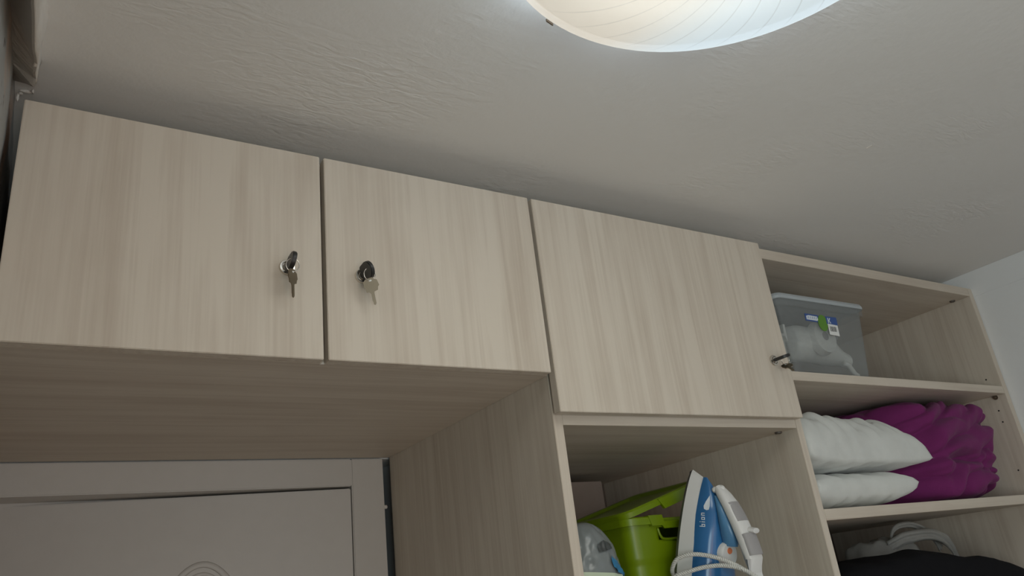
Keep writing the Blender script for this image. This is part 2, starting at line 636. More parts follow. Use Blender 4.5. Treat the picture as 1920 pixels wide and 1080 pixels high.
for k, (x, y, z, sx, sy, sz) in enumerate(((0.017, 0.056, 2.4645, 0.008, 0.0022, 0.0022), (0.0085, 0.066, 2.4600, 0.0022, 0.004, 0.007),
                                           (0.0255, 0.053, 2.4640, 0.0014, 0.004, 0.003), (0.012, 0.062, 2.4640, 0.003, 0.003, 0.002))):
    bm = bmesh.new()
    bmesh.ops.create_icosphere(bm, subdivisions=2, radius=1, matrix=Matrix.Translation((x, y, z)) @ Matrix.Diagonal((sx, sy, sz, 1)))
    for v in bm.verts:
        v.co += Vector((1, 1, 1)) * 0.0012 * fbm(v.co * 300)
    obj('filler_crumb', bm, 'crumbs', trim, True)

# room door, a hand's breadth ajar, in a painted frame
door = thing('door_1', (0.36, 0.684, 0), 'white room door under the cabinets, standing slightly ajar', kind='structure')
bm = bmesh.new()
box(bm, (0.684, 0.684, 0), (0.759, 0.76, 2.0985), 0.002)
obj('frame_jamb', bm, 'doorpaint', door)
obj('frame_head', bxm((0.006, 0.684, 2.0385), (0.684, 0.76, 2.0985), 0.002), 'doorpaint', door)
obj('frame_stop', bxm((0.006, 0.7605, 2.026), (0.700, 0.775, 2.0985), 0.001), 'doorpaint', door)
bm = bmesh.new()
ang = math.atan2(0.075, 0.648)
box(bm, (-0.672, 0.0, 0.012), (-0.003, 0.038, 2.034), 0.0018)
LM = Matrix.Translation((0.6845, 0.686, 0)) @ Matrix.Rotation(-ang, 4, 'Z')
bm.transform(LM)
leaf = obj('door_leaf', bm, 'doorpaint', door)
# pressed oval moulding in the leaf
bm = bmesh.new()
for rx, rz, rr in ((0.115, 0.34, 0.006), (0.098, 0.322, 0.0035)):
    pts = [(-0.302 + rx * math.cos(a), 0.0, 1.562 + rz * math.sin(a)) for a in (2 * math.pi * k / 40 for k in range(40))]
    tube(bm, pts, rr, 8, True, 2)
bmesh.ops.scale(bm, vec=(1, 0.35, 1), verts=bm.verts)
bm.transform(LM)
obj('oval_moulding', bm, 'doorpaint', leaf, True)
bm = bmesh.new()
bmesh.ops.create_icosphere(bm, subdivisions=2, radius=1, matrix=Matrix.Translation((0.766, 0.703, 1.993)) @ Matrix.Diagonal((0.0075, 0.006, 0.0055, 1)))
for v in bm.verts:
    v.co.z += 0.002 * fbm(v.co * 120)
obj('foam_blob', bm, 'crumbs', door, True)


# ------------------------------------------------------------------ cupboard locks
def make_lock(door_obj, x, z):
    bm = bmesh.new()
    prof = [(0.0112, 0.0), (0.0112, -0.0020), (0.0102, -0.0036), (0.0080, -0.0038), (0.0073, -0.0020), (0.0066, -0.0020), (0.0062, -0.0046),
            (0.0056, -0.0052)]
    rings = [[(x + r * math.cos(a), y, z + r * math.sin(a)) for a in (2 * math.pi * k / 28 for k in range(28))] for r, y in prof]
    loft(bm, rings)
    return obj('lock', bm, 'chrome', door_obj, True, auto=35)


def make_keys(x, z, roll, swing, label, hang=None, kwv=(1, -0.55, 0.1)):
    """key with black grip pushed into a lock, split ring through it, flat spare key hanging from the ring"""
    root = thing('key_ring', (x, -0.004, z), label, 'keys', 'keys in the cupboard doors')
    ax = Vector((math.cos(roll), 0, math.sin(roll)))       # in-plane direction of the grip
    nr = Vector((-math.sin(roll), 0, math.cos(roll)))      # across its thickness
    o = Vector((x, 0, z))
    fw = Vector((0, -1, 0))
    prof = [(0.0045, 0.0055), (0.0075, 0.0095), (0.0105, 0.0112)]
    out = []
    for d, b in ((0.0050, -0.0066), (0.0082, -0.0080), (0.0082, -0.0120), (0.0110, -0.0125)):
        out.append((d, b))
    for k in range(0, 13):
        a = -math.pi / 2 + math.pi * k / 12
        out.append((0.0262 + 0.0125 * math.cos(a), 0.0125 * math.sin(a)))
    for d, b in ((0.0110, 0.0125), (0.0082, 0.0120), (0.0082, 0.0080), (0.0050, 0.0066)):
        out.append((d, b))
    bm = bmesh.new()
    prism(bm, [o + fw * d + ax * b - nr * 0.0030 for d, b in out], nr * 0.0060)
    es = [e for e in bm.edges if len(e.link_faces) == 2 and any(len(f.verts) > 6 for f in e.link_faces)]
    bmesh.ops.bevel(bm, geom=es, offset=0.0010, segments=2, affect='EDGES')
    g = obj('key_grip', bm, 'black', root, True, auto=35)
    bm = bmesh.new()
    prism(bm, [o + fw * d + ax * b - nr * 0.0011 for d, b in ((0.0035, -0.0034), (0.0055, -0.0034), (0.0055, 0.0034), (0.0035, 0.0034))], nr * 0.0022)
    obj('key_shank', bm, 'steel', g)
    # ring hangs from the hole at the outer end of the grip
    hole = o + fw * 0.0290
    rr = 0.0088
    rdir = Vector((math.sin(swing) * 0.55, 0.25, -1)).normalized()
    side = (nr - rdir * nr.dot(rdir)).normalized() if abs(nr.dot(rdir)) < 0.8 else (fw - rdir * fw.dot(rdir)).normalized()
    ring_c = hole + rdir * (rr - 0.001)
    bm = bmesh.new()
    tube(bm, [ring_c + (rdir * math.cos(a) + side * math.sin(a)) * rr for a in (2 * math.pi * k / 20 for k in range(20))], 0.00065, 8, True, 2)
    obj('split_ring', bm, 'chrome', root, True)
    # spare key
    kd = Vector(hang if hang else (math.sin(swing), 0.12, -1)).normalized()
    kw = Vector(kwv)
    kw = (kw - kd * kw.dot(kd)).normalized()
    kn = kd.cross(kw)
    top = ring_c + rdir * rr - kd * 0.0028
    prof = [(-0.0045, 0.0), (0.0025, -0.0008), (0.0040, 0.0012), (0.0072, 0.0030), (0.0085, 0.0095), (0.0070, 0.0110), (0.0062, 0.0150), (0.0022, 0.0162),
            (0.0018, 0.0185), (0.0018, 0.0300), (0.0004, 0.0320), (-0.0012, 0.0310), (-0.0012, 0.0280), (-0.0018, 0.0270), (-0.0018, 0.0185),
            (-0.0030, 0.0162), (-0.0062, 0.0158), (-0.0068, 0.0115), (-0.0082, 0.0100), (-0.0076, 0.0030)]
    bm = bmesh.new()
    prism(bm, [top + kw * a * 1.3 + kd * b * 1.22 - kn * 0.0008 for a, b in prof], kn * 0.0016)
    sp = obj('spare_key', bm, 'steel', root)
    bm = bmesh.new()
    prism(bm, [top + kw * (0.0022 * math.cos(a)) + kd * (0.0034 + 0.0013 * math.sin(a)) - kn * 0.00095
               for a in (2 * math.pi * k / 14 for k in range(14))], kn * 0.0019)
    tag(obj('key_hole', bm, 'sticker_white', sp), 'small bright hole of the spare key')
    return root


# ------------------------------------------------------------------ cupboard over the door
D0, D1 = 0.0, 0.018                                   # thickness of the cupboard doors
CF = 0.026                                           # front of the carcasses
SD = 0.660                                           # depth of the shelf bays
over = thing('over_door_cabinet', (0.398, 0.35, 2.0999), 'long pale wood cabinet bridging the white room door, with two lockable doors', 'cabinet')
obj('bottom_panel', bxm((0.0205, CF, 2.0999), (0.7755, 0.683, 2.1170), 0.0006), 'wood_x', over)
obj('top_panel', bxm((0.0205, CF, 2.4020), (0.7755, 0.683, 2.4190), 0.0006), 'wood_x', over)
obj('side_panel', bxm((0.0205, CF, 2.1170), (0.0385, 0.683, 2.4020)), 'wood_v', over)
obj('divider', bxm((0.3890, CF, 2.1170), (0.4070, 0.660, 2.4020)), 'wood_v', over)
obj('back_panel', bxm((0.0385, 0.675, 2.1170), (0.7755, 0.683, 2.4020)), 'wood_v', over)
dl = obj('cabinet_door', bxm((0.0200, D0, 2.0973), (0.3944, D1, 2.4150), 0.0009), 'wood_v', over)
dr = obj('cabinet_door', bxm((0.4010, D0, 2.0973), (0.7661, D1, 2.4150), 0.0009), 'wood_v', over)
make_lock(dl, 0.3450, 2.2262)
make_lock(dr, 0.4535, 2.2262)
for x in (0.10, 0.32, 0.47, 0.69):                    # hinge cups behind the doors
    pass
bm = bmesh.new()
prism(bm, [(0.3975, 0.0245, 2.0990), (0.4035, 0.0245, 2.0990), (0.4015, 0.0245, 2.1025)], (0, 0.004, 0))
tag(obj('chipped_edge', bm, 'crumbs', over), 'pale chip in the laminate below the gap')
make_keys(0.3450, 2.2262, math.radians(80), 0.05,
          'black-headed key in the lock of the leftmost cabinet door, spare key dangling edge-on', None, (0.85, 0.75, 0.2))
make_keys(0.4535, 2.2262, math.radians(112), 0.22,
          'black-headed key in the middle cabinet door, spare key dangling flat and tilted', None, (1, -0.5, 0.1))

# ------------------------------------------------------------------ tall cabinet with open bay
tall = thing('tall_cabinet', (1.07, 0.20, 0.0), 'tall pale wood cabinet with one lockable door above an open bay holding the iron', 'cabinet')
obj('side_panel', bxm((0.7757, CF, 0), (0.7940, 0.684, 2.4180), 0.0007), 'wood_v', tall)
obj('side_panel', bxm((1.3655, CF, 0), (1.3836, SD, 2.4180), 0.0007), 'wood_v', tall)
obj('back_panel', bxm((0.7940, SD, 0), (1.3836, SD + 0.008, 2.4180)), 'shade_board', tall)['label'] = 'back panel with bay shade painted in dark brown'
top_b = obj('bay_top', bxm((0.7942, CF + 0.0005, 2.0192), (1.3653, SD, 2.0368), 0.0006), 'wood_x', tall)
obj('top_panel', bxm((0.7942, CF, 2.4010), (1.3653, SD, 2.4180)), 'wood_x', tall)
obj('shelf', bxm((0.7942, CF + 0.0005, 1.6420), (1.3653, SD, 1.6600), 0.0006), 'wood_x', tall)
obj('bottom_panel', bxm((0.7942, CF, 0.06), (1.3653, SD, 0.078)), 'wood_x', tall)
d3 = obj('cabinet_door', bxm((0.7735, D0, 2.0338), (1.3585, D1, 2.4150), 0.0009), 'wood_v', tall)
make_lock(d3, 1.3120, 2.1480)
make_keys(1.3120, 2.1480, math.radians(15), 0.1,
          'key with black head seen edge-on in the rightmost cabinet door, near the clear box', (-0.45, -0.75, -0.6), (0.8, -0.5, 0.2))


def fitting(parent, x, y, z, name='cam_fitting', mat='fitting'):
    bm = bmesh.new()
    cyl(bm, (x, y, z), (x, y, z - 0.0035), 0.0075, 0.0066, 20)
    box(bm, (x - 0.005, y - 0.001, z - 0.0042), (x + 0.005, y + 0.001, z - 0.0033))
    return obj(name, bm, mat, parent)


fitting(top_b, 0.806, 0.062, 2.0193)
fitting(top_b, 1.352, 0.062, 2.0193)

# ------------------------------------------------------------------ open shelf unit
XP = 2.2403
unit = thing('shelf_unit', (1.82, 0.17, 0.0), 'open pale wood shelf unit against the right wall, with box, pillows and blanket', 'shelf')
tb = obj('top_board', bxm((1.3838, CF, 2.3955), (2.2401, SD, 2.4197), 0.0008), 'wood_x', unit)
sp = obj('side_panel', bxm((XP, CF, 0), (2.2612, SD + 0.008, 2.4197), 0.0009), 'wood_v', unit)
obj('back_panel', bxm((1.3838, SD, 0), (2.2401, SD + 0.008, 2.4195)), 'shade_board', unit)['label'] = 'back panel with bay shade painted in dark brown'
SH = ((2.1191, 2.1386), (1.8400, 1.8612), (1.4820, 1.5000))
shelves = [obj('shelf', bxm((1.3838, CF, a), (2.2401, SD - 0.001, b), 0.0008), 'wood_x', unit) for a, b in SH]
fitting(tb, 2.222, 0.066, 2.3955)
for z, ys in ((2.1191, (0.052,)), (1.8400, (0.052,))):
    for y in ys:
        bm = bmesh.new()
        cyl(bm, (XP, y, z - 0.0045), (XP - 0.011, y, z - 0.0045), 0.0032, 0.0032, 14)
        cyl(bm, (XP, y, z - 0.0045), (XP - 0.003, y, z - 0.0045), 0.0060, 0.0060, 16)
        obj('shelf_pin', bm, 'brass', unit, True, auto=40)
for y, z in ((0.060, 2.166), (0.056, 2.080), (0.056, 2.050), (0.060, 1.925), (0.23, 2.20), (0.060, 1.80)):
    bm = bmesh.new()
    cyl(bm, (XP + 0.0005, y, z), (XP - 0.0003, y, z), 0.0022, 0.0022, 12)
    obj('pin_hole', bm, 'cavity', unit)

# ------------------------------------------------------------------ ceiling lamp
LC = Vector((0.624, -0.634, 0))
LR = 0.2585
lamp = thing('ceiling_lamp', (LC.x, LC.y, 2.42), 'round lit ceiling lamp with swirl-lined milk glass shade', 'lamp')


def lathe(prof, seg=96, cap=True):
    bm = bmesh.new()
    loft(bm, [[(LC.x + r * math.cos(a), LC.y + r * math.sin(a), z) for a in (2 * math.pi * k / seg for k in range(seg))] for r, z in prof], cap=cap)
    return bm


prof = [(0.0, 2.375)] + [(LR * math.sin(t), 2.4165 - 0.041 * (math.cos(t) - math.cos(1.45)) / (1 - math.cos(1.45)))
                         for t in (1.45 * k / 16 for k in range(1, 17))]
prof = [(0.004, 2.3755)] + prof[2:] + [(LR, 2.4180), (LR - 0.0006, 2.4215), (LR - 0.006, 2.4230)]
obj('glass_shade', lathe(prof, cap=False), 'lamp', lamp, True, auto=50)
obj('light_block_pan', lathe([(0.02, 2.4236), (LR - 0.005, 2.4236), (LR - 0.005, 2.4246), (0.02, 2.4246)]), 'white', lamp)  # opaque disk added to keep rim light out of the glass
obj('lamp_base', lathe([(0.06, 2.4247), (0.175, 2.4248), (0.18, 2.44), (0.18, ZC), (0.06, ZC)]), 'white', lamp, True, auto=40)
ld = bpy.data.lights.new('led_panel', 'AREA')          # the lamp's LED panel, behind the milk glass
ld.shape = 'DISK'
ld.size = 0.40
ld.energy = 3.7
ld.color = (0.97, 0.97, 0.90)
lo_ = bpy.data.objects.new('led_panel', ld)
COL.objects.link(lo_)
lo_.parent = lamp
lo_.location = (0, 0, 0.0)
for k in range(10):                                   # LEDs round the rim leak upward on to the ceiling
    a = 2 * math.pi * k / 10
    pd = bpy.data.lights.new('rim_led', 'POINT')
    pd.energy = 0.17
    pd.shadow_soft_size = 0.006
    pd.color = (0.74, 0.87, 1.0)
    po = bpy.data.objects.new('rim_led', pd)
    COL.objects.link(po)
    po.parent = lamp
    po.location = (0.232 * math.cos(a), 0.232 * math.sin(a), 0.012)
for adeg in (105, 225, 345):
    a = math.radians(adeg)
    u, w = Vector((math.cos(a), math.sin(a), 0)), Vector((-math.sin(a), math.cos(a), 0))
    p = LC + u * (LR + 0.0008)
    bm = bmesh.new()
    prism(bm, [p + w * s + Vector((0, 0, z)) for s, z in ((-0.006, 2.4155), (0.006, 2.4155), (0.006, 2.4190), (-0.006, 2.4190))], u * 0.0016)
    obj('retaining_clip', bm, 'brass', lamp)


# ------------------------------------------------------------------ soft shapes
def rounded_block(lo, hi, p=4.0, cuts=36):
    """cube pushed out to a superellipsoid; returns bmesh and centre/half sizes"""
    bm = bmesh.new()
    bmesh.ops.create_cube(bm, size=2.0)
    bmesh.ops.subdivide_edges(bm, edges=bm.edges[:], cuts=cuts, use_grid_fill=True)
    lo, hi = Vector(lo), Vector(hi)
    c, h = (lo + hi) / 2, (hi - lo) / 2
    for v in bm.verts:
        q = v.co
        k = (abs(q.x) ** p + abs(q.y) ** p + abs(q.z) ** p) ** (1 / p)
        q = q / k
        v.co = Vector((c.x + q.x * h.x, c.y + q.y * h.y, c.z + q.z * h.z))
    bm.normal_update()
    return bm, c, h


def ridge(p):
    return 1 - 2 * abs(noise.noise(p))


def make_pillow(name, x0, x1, y0, y1, zmid, up, down, seed, zfun, label, pu=8, pw=0.42):
    bm = bmesh.new()
    n = 60
    cx, hx, cy, hy = (x0 + x1) / 2, (x1 - x0) / 2, (y0 + y1) / 2, (y1 - y0) / 2
    sides = []
    for sgn, T in ((1, up), (-1, down)):
        g = []
        for i in range(n + 1):
            row = []
            for k in range(n + 1):
                u, v = -1 + 2 * i / n, -1 + 2 * k / n
                pin = 0.075
                x = cx + hx * u * (1 - pin * (1 - v * v) * abs(u) ** 3)
                x -= max(0.0, (x - x0) / (x1 - x0)) * (0.5 + 0.5 * v) * 0.16
                y = cy + hy * v * (1 - pin * 1.3 * (1 - u * u) * abs(v) ** 3)
                e = max(0.0, (1 - abs(u) ** pu) * (1 - abs(v) ** 4.5))
                prof = e ** pw
                q = Vector((x * 9 + seed, y * 13, sgn * 3.0))
                w1 = min(1, 2.4 * abs(noise.noise(Vector((x * 17 + y * 12 + seed, y * 2.5 - x * 2, sgn * 2.0 + u * 0.6)))))
                w2 = min(1, 2.4 * abs(noise.noise(Vector((x * 26 - y * 9 + seed * 2, y * 6, 1.0)))))
                rim = min(1, e * 2)
                dz = T * prof + (0.020 * (w1 ** 0.8 - 0.75) + 0.008 * (w2 ** 0.8 - 0.75)) * rim * (1 if T > 0.05 else 0.3)
                z = zmid + zfun(u, v) + sgn * dz
                row.append(bm.verts.new((x, y, z)))
            g.append(row)
        sides.append(g)
        for i in range(n):
            for k in range(n):
                bm.faces.new((g[i][k], g[i + 1][k], g[i + 1][k + 1], g[i][k + 1]))
    bmesh.ops.remove_doubles(bm, verts=bm.verts, dist=0.0002)
    o = obj(name, bm, 'pillow', smooth=True)
    tag(o, label, 'pillow', 'white pillows on the middle shelf')
    return o


make_pillow('pillow', 1.388, 1.735, 0.026, 0.420, 1.9040, 0.034, 0.0412, 2.0, lambda u, v: 0.0,
            'flatter white pillow lying on the shelf board beneath the other pillow', 10, 0.40)
make_pillow('pillow', 1.388, 1.812, 0.022, 0.430, 1.9600, 0.112, 0.018, 7.0, lambda u, v: -0.006 * u * abs(u),
            'plump white pillow on top, with a pointed corner toward the purple blanket')


def make_blanket():
    bm, c, h = rounded_block((1.700, 0.042, 1.8612), (2.200, 0.500, 2.110), 5.0, 90)
    for v in bm.verts:
        p = v.co.copy()
        n = v.normal.copy()
        zz = (p.z - 1.8612) / 0.243
        w = p + Vector((fbm(p * 5), fbm(p * 5 + Vector((7, 3, 1))), fbm(p * 5 + Vector((1, 9, 4))))) * 0.045
        ph = w.z * 18 + 0.5 * math.sin(p.x * 11 + 1.0) + 1.3 * noise.noise(Vector((p.x * 5, p.y * 4, p.z * 4)))
        f1 = abs(math.sin(math.pi * ph))
        f2 = min(1.0, abs(noise.noise(Vector((w.x * 9 + 5, w.y * 8, w.z * 20 - w.x * 9)))) * 2.6)
        amp = 0.5 + 0.5 * min(1, max(0, noise.noise(Vector((p.x * 7 + 3, p.y * 5, p.z * 9))) + 0.5))
        d = 0.030 * amp * (f1 ** 0.8 - 0.6) + 0.012 * (f2 - 0.6)
        # the fold between the two layers of the bundle
        d -= 0.016 * math.exp(-((p.z - 1.952 - 0.010 * math.sin(p.x * 14)) / 0.010) ** 2)
        edge = min(1.0, max(0.0, (p.z - 1.8625) / 0.02))
        n.x *= 0.3
        p += n * d * edge
        # outline: right flank leans, the left end falls back behind the pillows
        if p.x > 1.95:
            p.x += (p.x - 1.95) / 0.2 * (-0.035 * max(0, 1 - zz * 1.6) + 0.022 * max(0, zz - 0.35))
        if p.x < 1.90:
            k = (1.90 - p.x) / 0.2
            p.y = p.y + (0.50 - p.y) * min(0.93, 0.62 * k ** 1.1)
            p.z -= k * 0.030 * zz
        p.z = min(max(p.z, 1.8613), 2.1165)
        p.x = min(p.x, 2.236)
        v.co = p
    return bm


bl = obj('blanket', make_blanket(), 'purple', smooth=True)
tag(bl, 'crumpled purple plush blanket bundled on the shelf beside the white pillows', 'blanket')


# ------------------------------------------------------------------ storage box with hair dryer
def rrect(x0, x1, y0, y1, r, z, seg=6):
    pts = []
    for cx, cy, a0 in ((x1 - r, y1 - r, 0), (x0 + r, y1 - r, 90), (x0 + r, y0 + r, 180), (x1 - r, y0 + r, 270)):
        for k in range(seg + 1):
            a = math.radians(a0 + 90 * k / seg)
            pts.append((cx + r * math.cos(a), cy + r * math.sin(a), z))
    return pts


ZB = SH[0][1]
BX0, BX1, BY0, BY1 = 1.416, 1.673, 0.028, 0.330
bxo = thing('storage_box', ((BX0 + BX1) / 2, (BY0 + BY1) / 2, ZB), 'cloudy grey plastic storage box with lid and stickers on the top shelf', 'box')
bm = bmesh.new()
H = 0.166
rings = []
for t in (0, 0.5, 1.0):
    g = 0.021 * t
    rings.append(rrect(BX0 - g, BX1 + g, BY0 - g * 0.5, BY1 + g * 0.5, 0.014, ZB + 0.0004 + H * t))
for t in (1.0, 0.5, 0.015):
    g = 0.021 * t - 0.0016
    rings.append(rrect(BX0 - g, BX1 + g, BY0 - g * 0.5 + 0.0016 * 0, BY1 + g * 0.5, 0.013, ZB + 0.0004 + H * t))
loft(bm, rings)
obj('box_body', bm, 'boxgrey', bxo, True, auto=35)
bm = bmesh.new()
g = 0.021
loft(bm, [rrect(BX0 - g - 0.001, BX1 + g + 0.001, BY0 - g / 2 - 0.001, BY1 + g / 2 + 0.001, 0.015, ZB + H - 0.022),
          rrect(BX0 - g - 0.004, BX1 + g + 0.004, BY0 - g / 2 - 0.004, BY1 + g / 2 + 0.004, 0.017, ZB + H - 0.020),
          rrect(BX0 - g - 0.004, BX1 + g + 0.004, BY0 - g / 2 - 0.004, BY1 + g / 2 + 0.004, 0.017, ZB + H - 0.004)], cap=False)
obj('box_rim', bm, 'boxgrey', bxo, True, auto=35)
bm = bmesh.new()
loft(bm, [rrect(BX0 - g - 0.006, BX1 + g + 0.006, BY0 - g / 2 - 0.006, BY1 + g / 2 + 0.006, 0.018, ZB + H - 0.006),
          rrect(BX0 - g - 0.007, BX1 + g + 0.007, BY0 - g / 2 - 0.007, BY1 + g / 2 + 0.007, 0.019, ZB + H + 0.000),
          rrect(BX0 - g - 0.004, BX1 + g + 0.004, BY0 - g / 2 - 0.004, BY1 + g / 2 + 0.004, 0.017, ZB + H + 0.006),
          rrect(BX0 - g + 0.01, BX1 + g - 0.01, BY0 - g / 2 + 0.01, BY1 + g / 2 - 0.01, 0.012, ZB + H + 0.0065)])
obj('box_lid', bm, 'lidgrey', bxo, True, auto=35)


def front_y(z):
    return BY0 - 0.021 * 0.5 * (z - ZB) / H


def sticker(name, pts, mat, parent, lift=0.0006, label=None):
    """flat sticker on the sloping front of the box: pts are (x, z)"""
    bm = bmesh.new()
    A = [bm.verts.new((x, front_y(z) - lift, z)) for x, z in pts]
    B = [bm.verts.new((x, front_y(z) - lift + 0.0003, z)) for x, z in pts]
    bm.faces.new(A)
    bm.faces.new(B[::-1])
    for k in range(len(A)):
        bm.faces.new((A[k], A[(k + 1) % len(A)], B[(k + 1) % len(A)], B[k]))
    o = obj(name, bm, mat, parent)
    if label:
        o['label'] = label
    return o


def q4(x0, x1, zl, zr, h, r=0):
    return [(x0, zl), (x1, zr), (x1, zr + h), (x0, zl + h)]


STICK = (1.479, 2.2555)
sx, sz = STICK
s1 = sticker('brand_sticker', q4(sx, sx + 0.046, sz, sz - 0.001, 0.0165), 'sticker_blue', bxo, label='blue sticker with white lettering')
sticker('lettering', [(sx + 0.004, sz + 0.003), (sx + 0.040, sz + 0.002), (sx + 0.043, sz + 0.005), (sx + 0.041, sz + 0.0120), (sx + 0.012, sz + 0.0130),
                      (sx + 0.004, sz + 0.011)], 'print', s1, 0.0010)
for k in range(5):
    x = sx + 0.008 + k * 0.0068
    sticker('letter', [(x, sz + 0.0050), (x + 0.0012, sz + 0.0050), (x + 0.0030, sz + 0.0105), (x + 0.0018, sz + 0.0105)], 'sticker_blue', s1, 0.0014)
gx, gz, gr = sx + 0.058, sz - 0.001, 0.0165
sticker('green_sticker', [(gx + gr * math.cos(a), gz + (0.019 if math.sin(a) < 0 else 0.0185) * math.sin(a)) for a in (2 * math.pi * k / 24 for k in range(24))],
        'sticker_green', bxo, 0.0009, 'rounded green sticker')
s2 = sticker('size_sticker', q4(sx + 0.071, sx + 0.109, sz - 0.003, sz - 0.003, 0.0185), 'sticker_blue', bxo, 0.0012, 'blue sticker with a pale letter K')
kx, kz = sx + 0.076, sz + 0.000
sticker('letter', [(kx, kz), (kx + 0.0025, kz), (kx + 0.0025, kz + 0.012), (kx, kz + 0.012)], 'print', s2, 0.0016)
sticker('letter', [(kx + 0.0025, kz + 0.005), (kx + 0.007, kz + 0.012), (kx + 0.010, kz + 0.012), (kx + 0.005, kz + 0.005)], 'print', s2, 0.0016)
sticker('letter', [(kx + 0.0025, kz + 0.007), (kx + 0.005, kz + 0.0065), (kx + 0.0105, kz), (kx + 0.0072, kz)], 'print', s2, 0.0016)
s3 = sticker('price_sticker', q4(sx + 0.073, sx + 0.107, sz - 0.0265, sz - 0.0285, 0.025), 'sticker_white', bxo, 0.0016, 'white sticker with a black barcode')
for k, wd in enumerate((0.0011, 0.0006, 0.0014, 0.0008, 0.0011, 0.0006, 0.0014, 0.0008, 0.0010)):
    x = sx + 0.0785 + k * 0.0025
    sticker('barcode_bar', [(x, sz - 0.019), (x + wd, sz - 0.019), (x + wd, sz - 0.0075), (x, sz - 0.0075)], 'ink', s3, 0.0020)

# hair dryer lying inside the box: round air intake toward the front, nozzle to the right
hd = thing('hair_dryer', (1.53, 0.11, ZB + 0.005), 'white hair dryer lying inside the cloudy storage box', 'hair dryer')
ZH = ZB + 0.087
bm = bmesh.new()
path = [(1.482, 0.086, 0.030), (1.488, 0.085, 0.038), (1.510, 0.084, 0.042), (1.55, 0.084, 0.041), (1.588, 0.084, 0.040), (1.612, 0.082, 0.034),
        (1.632, 0.080, 0.025), (1.652, 0.078, 0.019), (1.668, 0.075, 0.017)]
rings = []
for i, (x, y, r) in enumerate(path):
    dz = -0.00 if x < 1.58 else -(x - 1.58) * 0.40
    rings.append([(x, y + r * 0.95 * math.cos(a), ZH + dz + r * math.sin(a)) for a in (2 * math.pi * k / 28 for k in range(28))])
loft(bm, rings)
obj('barrel', bm, 'dryer', hd, True, auto=50)
bm = bmesh.new()
cyl(bm, (1.552, 0.050, ZH + 0.002), (1.552, 0.033, ZH + 0.002), 0.040, 0.036, 32)
itk = obj('air_intake', bm, 'dryer', hd, True, auto=40)
bm = bmesh.new()
cyl(bm, (1.552, 0.034, ZH + 0.004), (1.552, 0.0322, ZH + 0.004), 0.010, 0.010, 24)
tag(obj('intake_hub', bm, 'greyplastic', itk, True, auto=40), 'grey hub of the air intake')
bm = bmesh.new()
tube(bm, [(1.50, 0.10, ZH - 0.02), (1.49, 0.13, ZH - 0.04), (1.47, 0.17, ZH - 0.05), (1.45, 0.20, ZH - 0.055)], 0.016, 14)
obj('handle', bm, 'dryer', hd, True)
bm = bmesh.new()
box(bm, (1.594, 0.046, ZH + 0.006), (1.618, 0.052, ZH + 0.013), 0.0015)
tag(obj('switch', bm, 'greyplastic', hd), 'grey slide switch')
# loose white attachments in the box
bm = bmesh.new()
prism(bm, [(1.418, 0.050, ZB + 0.085), (1.436, 0.050, ZB + 0.088), (1.441, 0.050, ZB + 0.076), (1.444, 0.050, ZB + 0.115), (1.438, 0.050, ZB + 0.116),
           (1.434, 0.050, ZB + 0.094), (1.419, 0.050, ZB + 0.092)], (0, 0.02, 0))
box(bm, (1.422, 0.052, ZB + 0.003), (1.434, 0.068, ZB + 0.088), 0.002)
tag(obj('styling_nozzle', bm, 'dryer'), 'small white angled attachment at the left inside the storage box', 'attachment')
bm = bmesh.new()
tube(bm, [(1.610, 0.045, ZB + 0.034), (1.622, 0.044, ZB + 0.030), (1.640, 0.046, ZB + 0.012), (1.655, 0.05, ZB + 0.008), (1.648, 0.06, ZB + 0.007)], 0.0055, 10)
tag(obj('power_cord', bm, 'dryer', hd, True), 'white cable coiled at the bottom right')


# ------------------------------------------------------------------ steam iron, stood on its heel
ZS = 1.6600
A_ = math.radians(52)
rgt = Vector((0.7071, -0.7071, 0))
tow = Vector((-0.7071, -0.7071, 0))
Hs = rgt * math.sin(A_) + tow * math.cos(A_)          # sole -> handle, level
Wl = -rgt * math.cos(A_) + tow * math.sin(A_)         # across the iron
LEAN = math.radians(12)
U = Vector((0, 0, 1)) * math.cos(LEAN) + Hs * math.sin(LEAN)
S = Hs * math.cos(LEAN) - Vector((0, 0, 1)) * math.sin(LEAN)
IRON_O = Vector((1.112, 0.150, ZS))
TIP = 0.300


def ip(u, s, w):
    return IRON_O + U * u + S * s + Wl * w


def halfw(u):
    if u < 0.07:
        return 0.052 + 0.006 * math.sin(u / 0.07 * math.pi / 2)
    t = (u - 0.07) / (TIP - 0.07)
    return 0.058 * max(0.0, 1 - t ** 1.75) ** 0.80


def slab(s0, s1, in0, in1, u0=0.02, tipcut=0.0, n=30):
    """boat-shaped slice of the iron between two heights above the sole"""
    bm = bmesh.new()
    rings = []
    for s, ins, tc in ((s0, in0, 0.0), (s1, in1, tipcut)):
        pts = []
        us = [u0 + (TIP - ins * 1.4 - tc - u0) * (1 - (1 - k / n) ** 1.6) for k in range(n + 1)]
        for u in us:
            pts.append(ip(u, s, max(0.0, halfw(min(TIP, u + ins * 1.4 + tc * (u - u0) / (TIP - u0))) - ins)))
        for u in us[::-1][1:]:
            pts.append(ip(u, s, -max(0.0, halfw(min(TIP, u + ins * 1.4 + tc * (u - u0) / (TIP - u0))) - ins)))
        rings.append(pts)
    loft(bm, rings)
    bmesh.ops.remove_doubles(bm, verts=bm.verts, dist=0.00005)
    return bm


iron = thing('steam_iron', (IRON_O.x, IRON_O.y, ZS), 'blue and white steam iron standing upright on its heel in the open bay', 'iron')
obj('soleplate', slab(-0.006, 0.002, 0.003, 0.0), 'sole', iron, True, auto=40)
obj('skirt', slab(0.002, 0.030, 0.0, 0.004, tipcut=0.010), 'white', iron, True, auto=40)


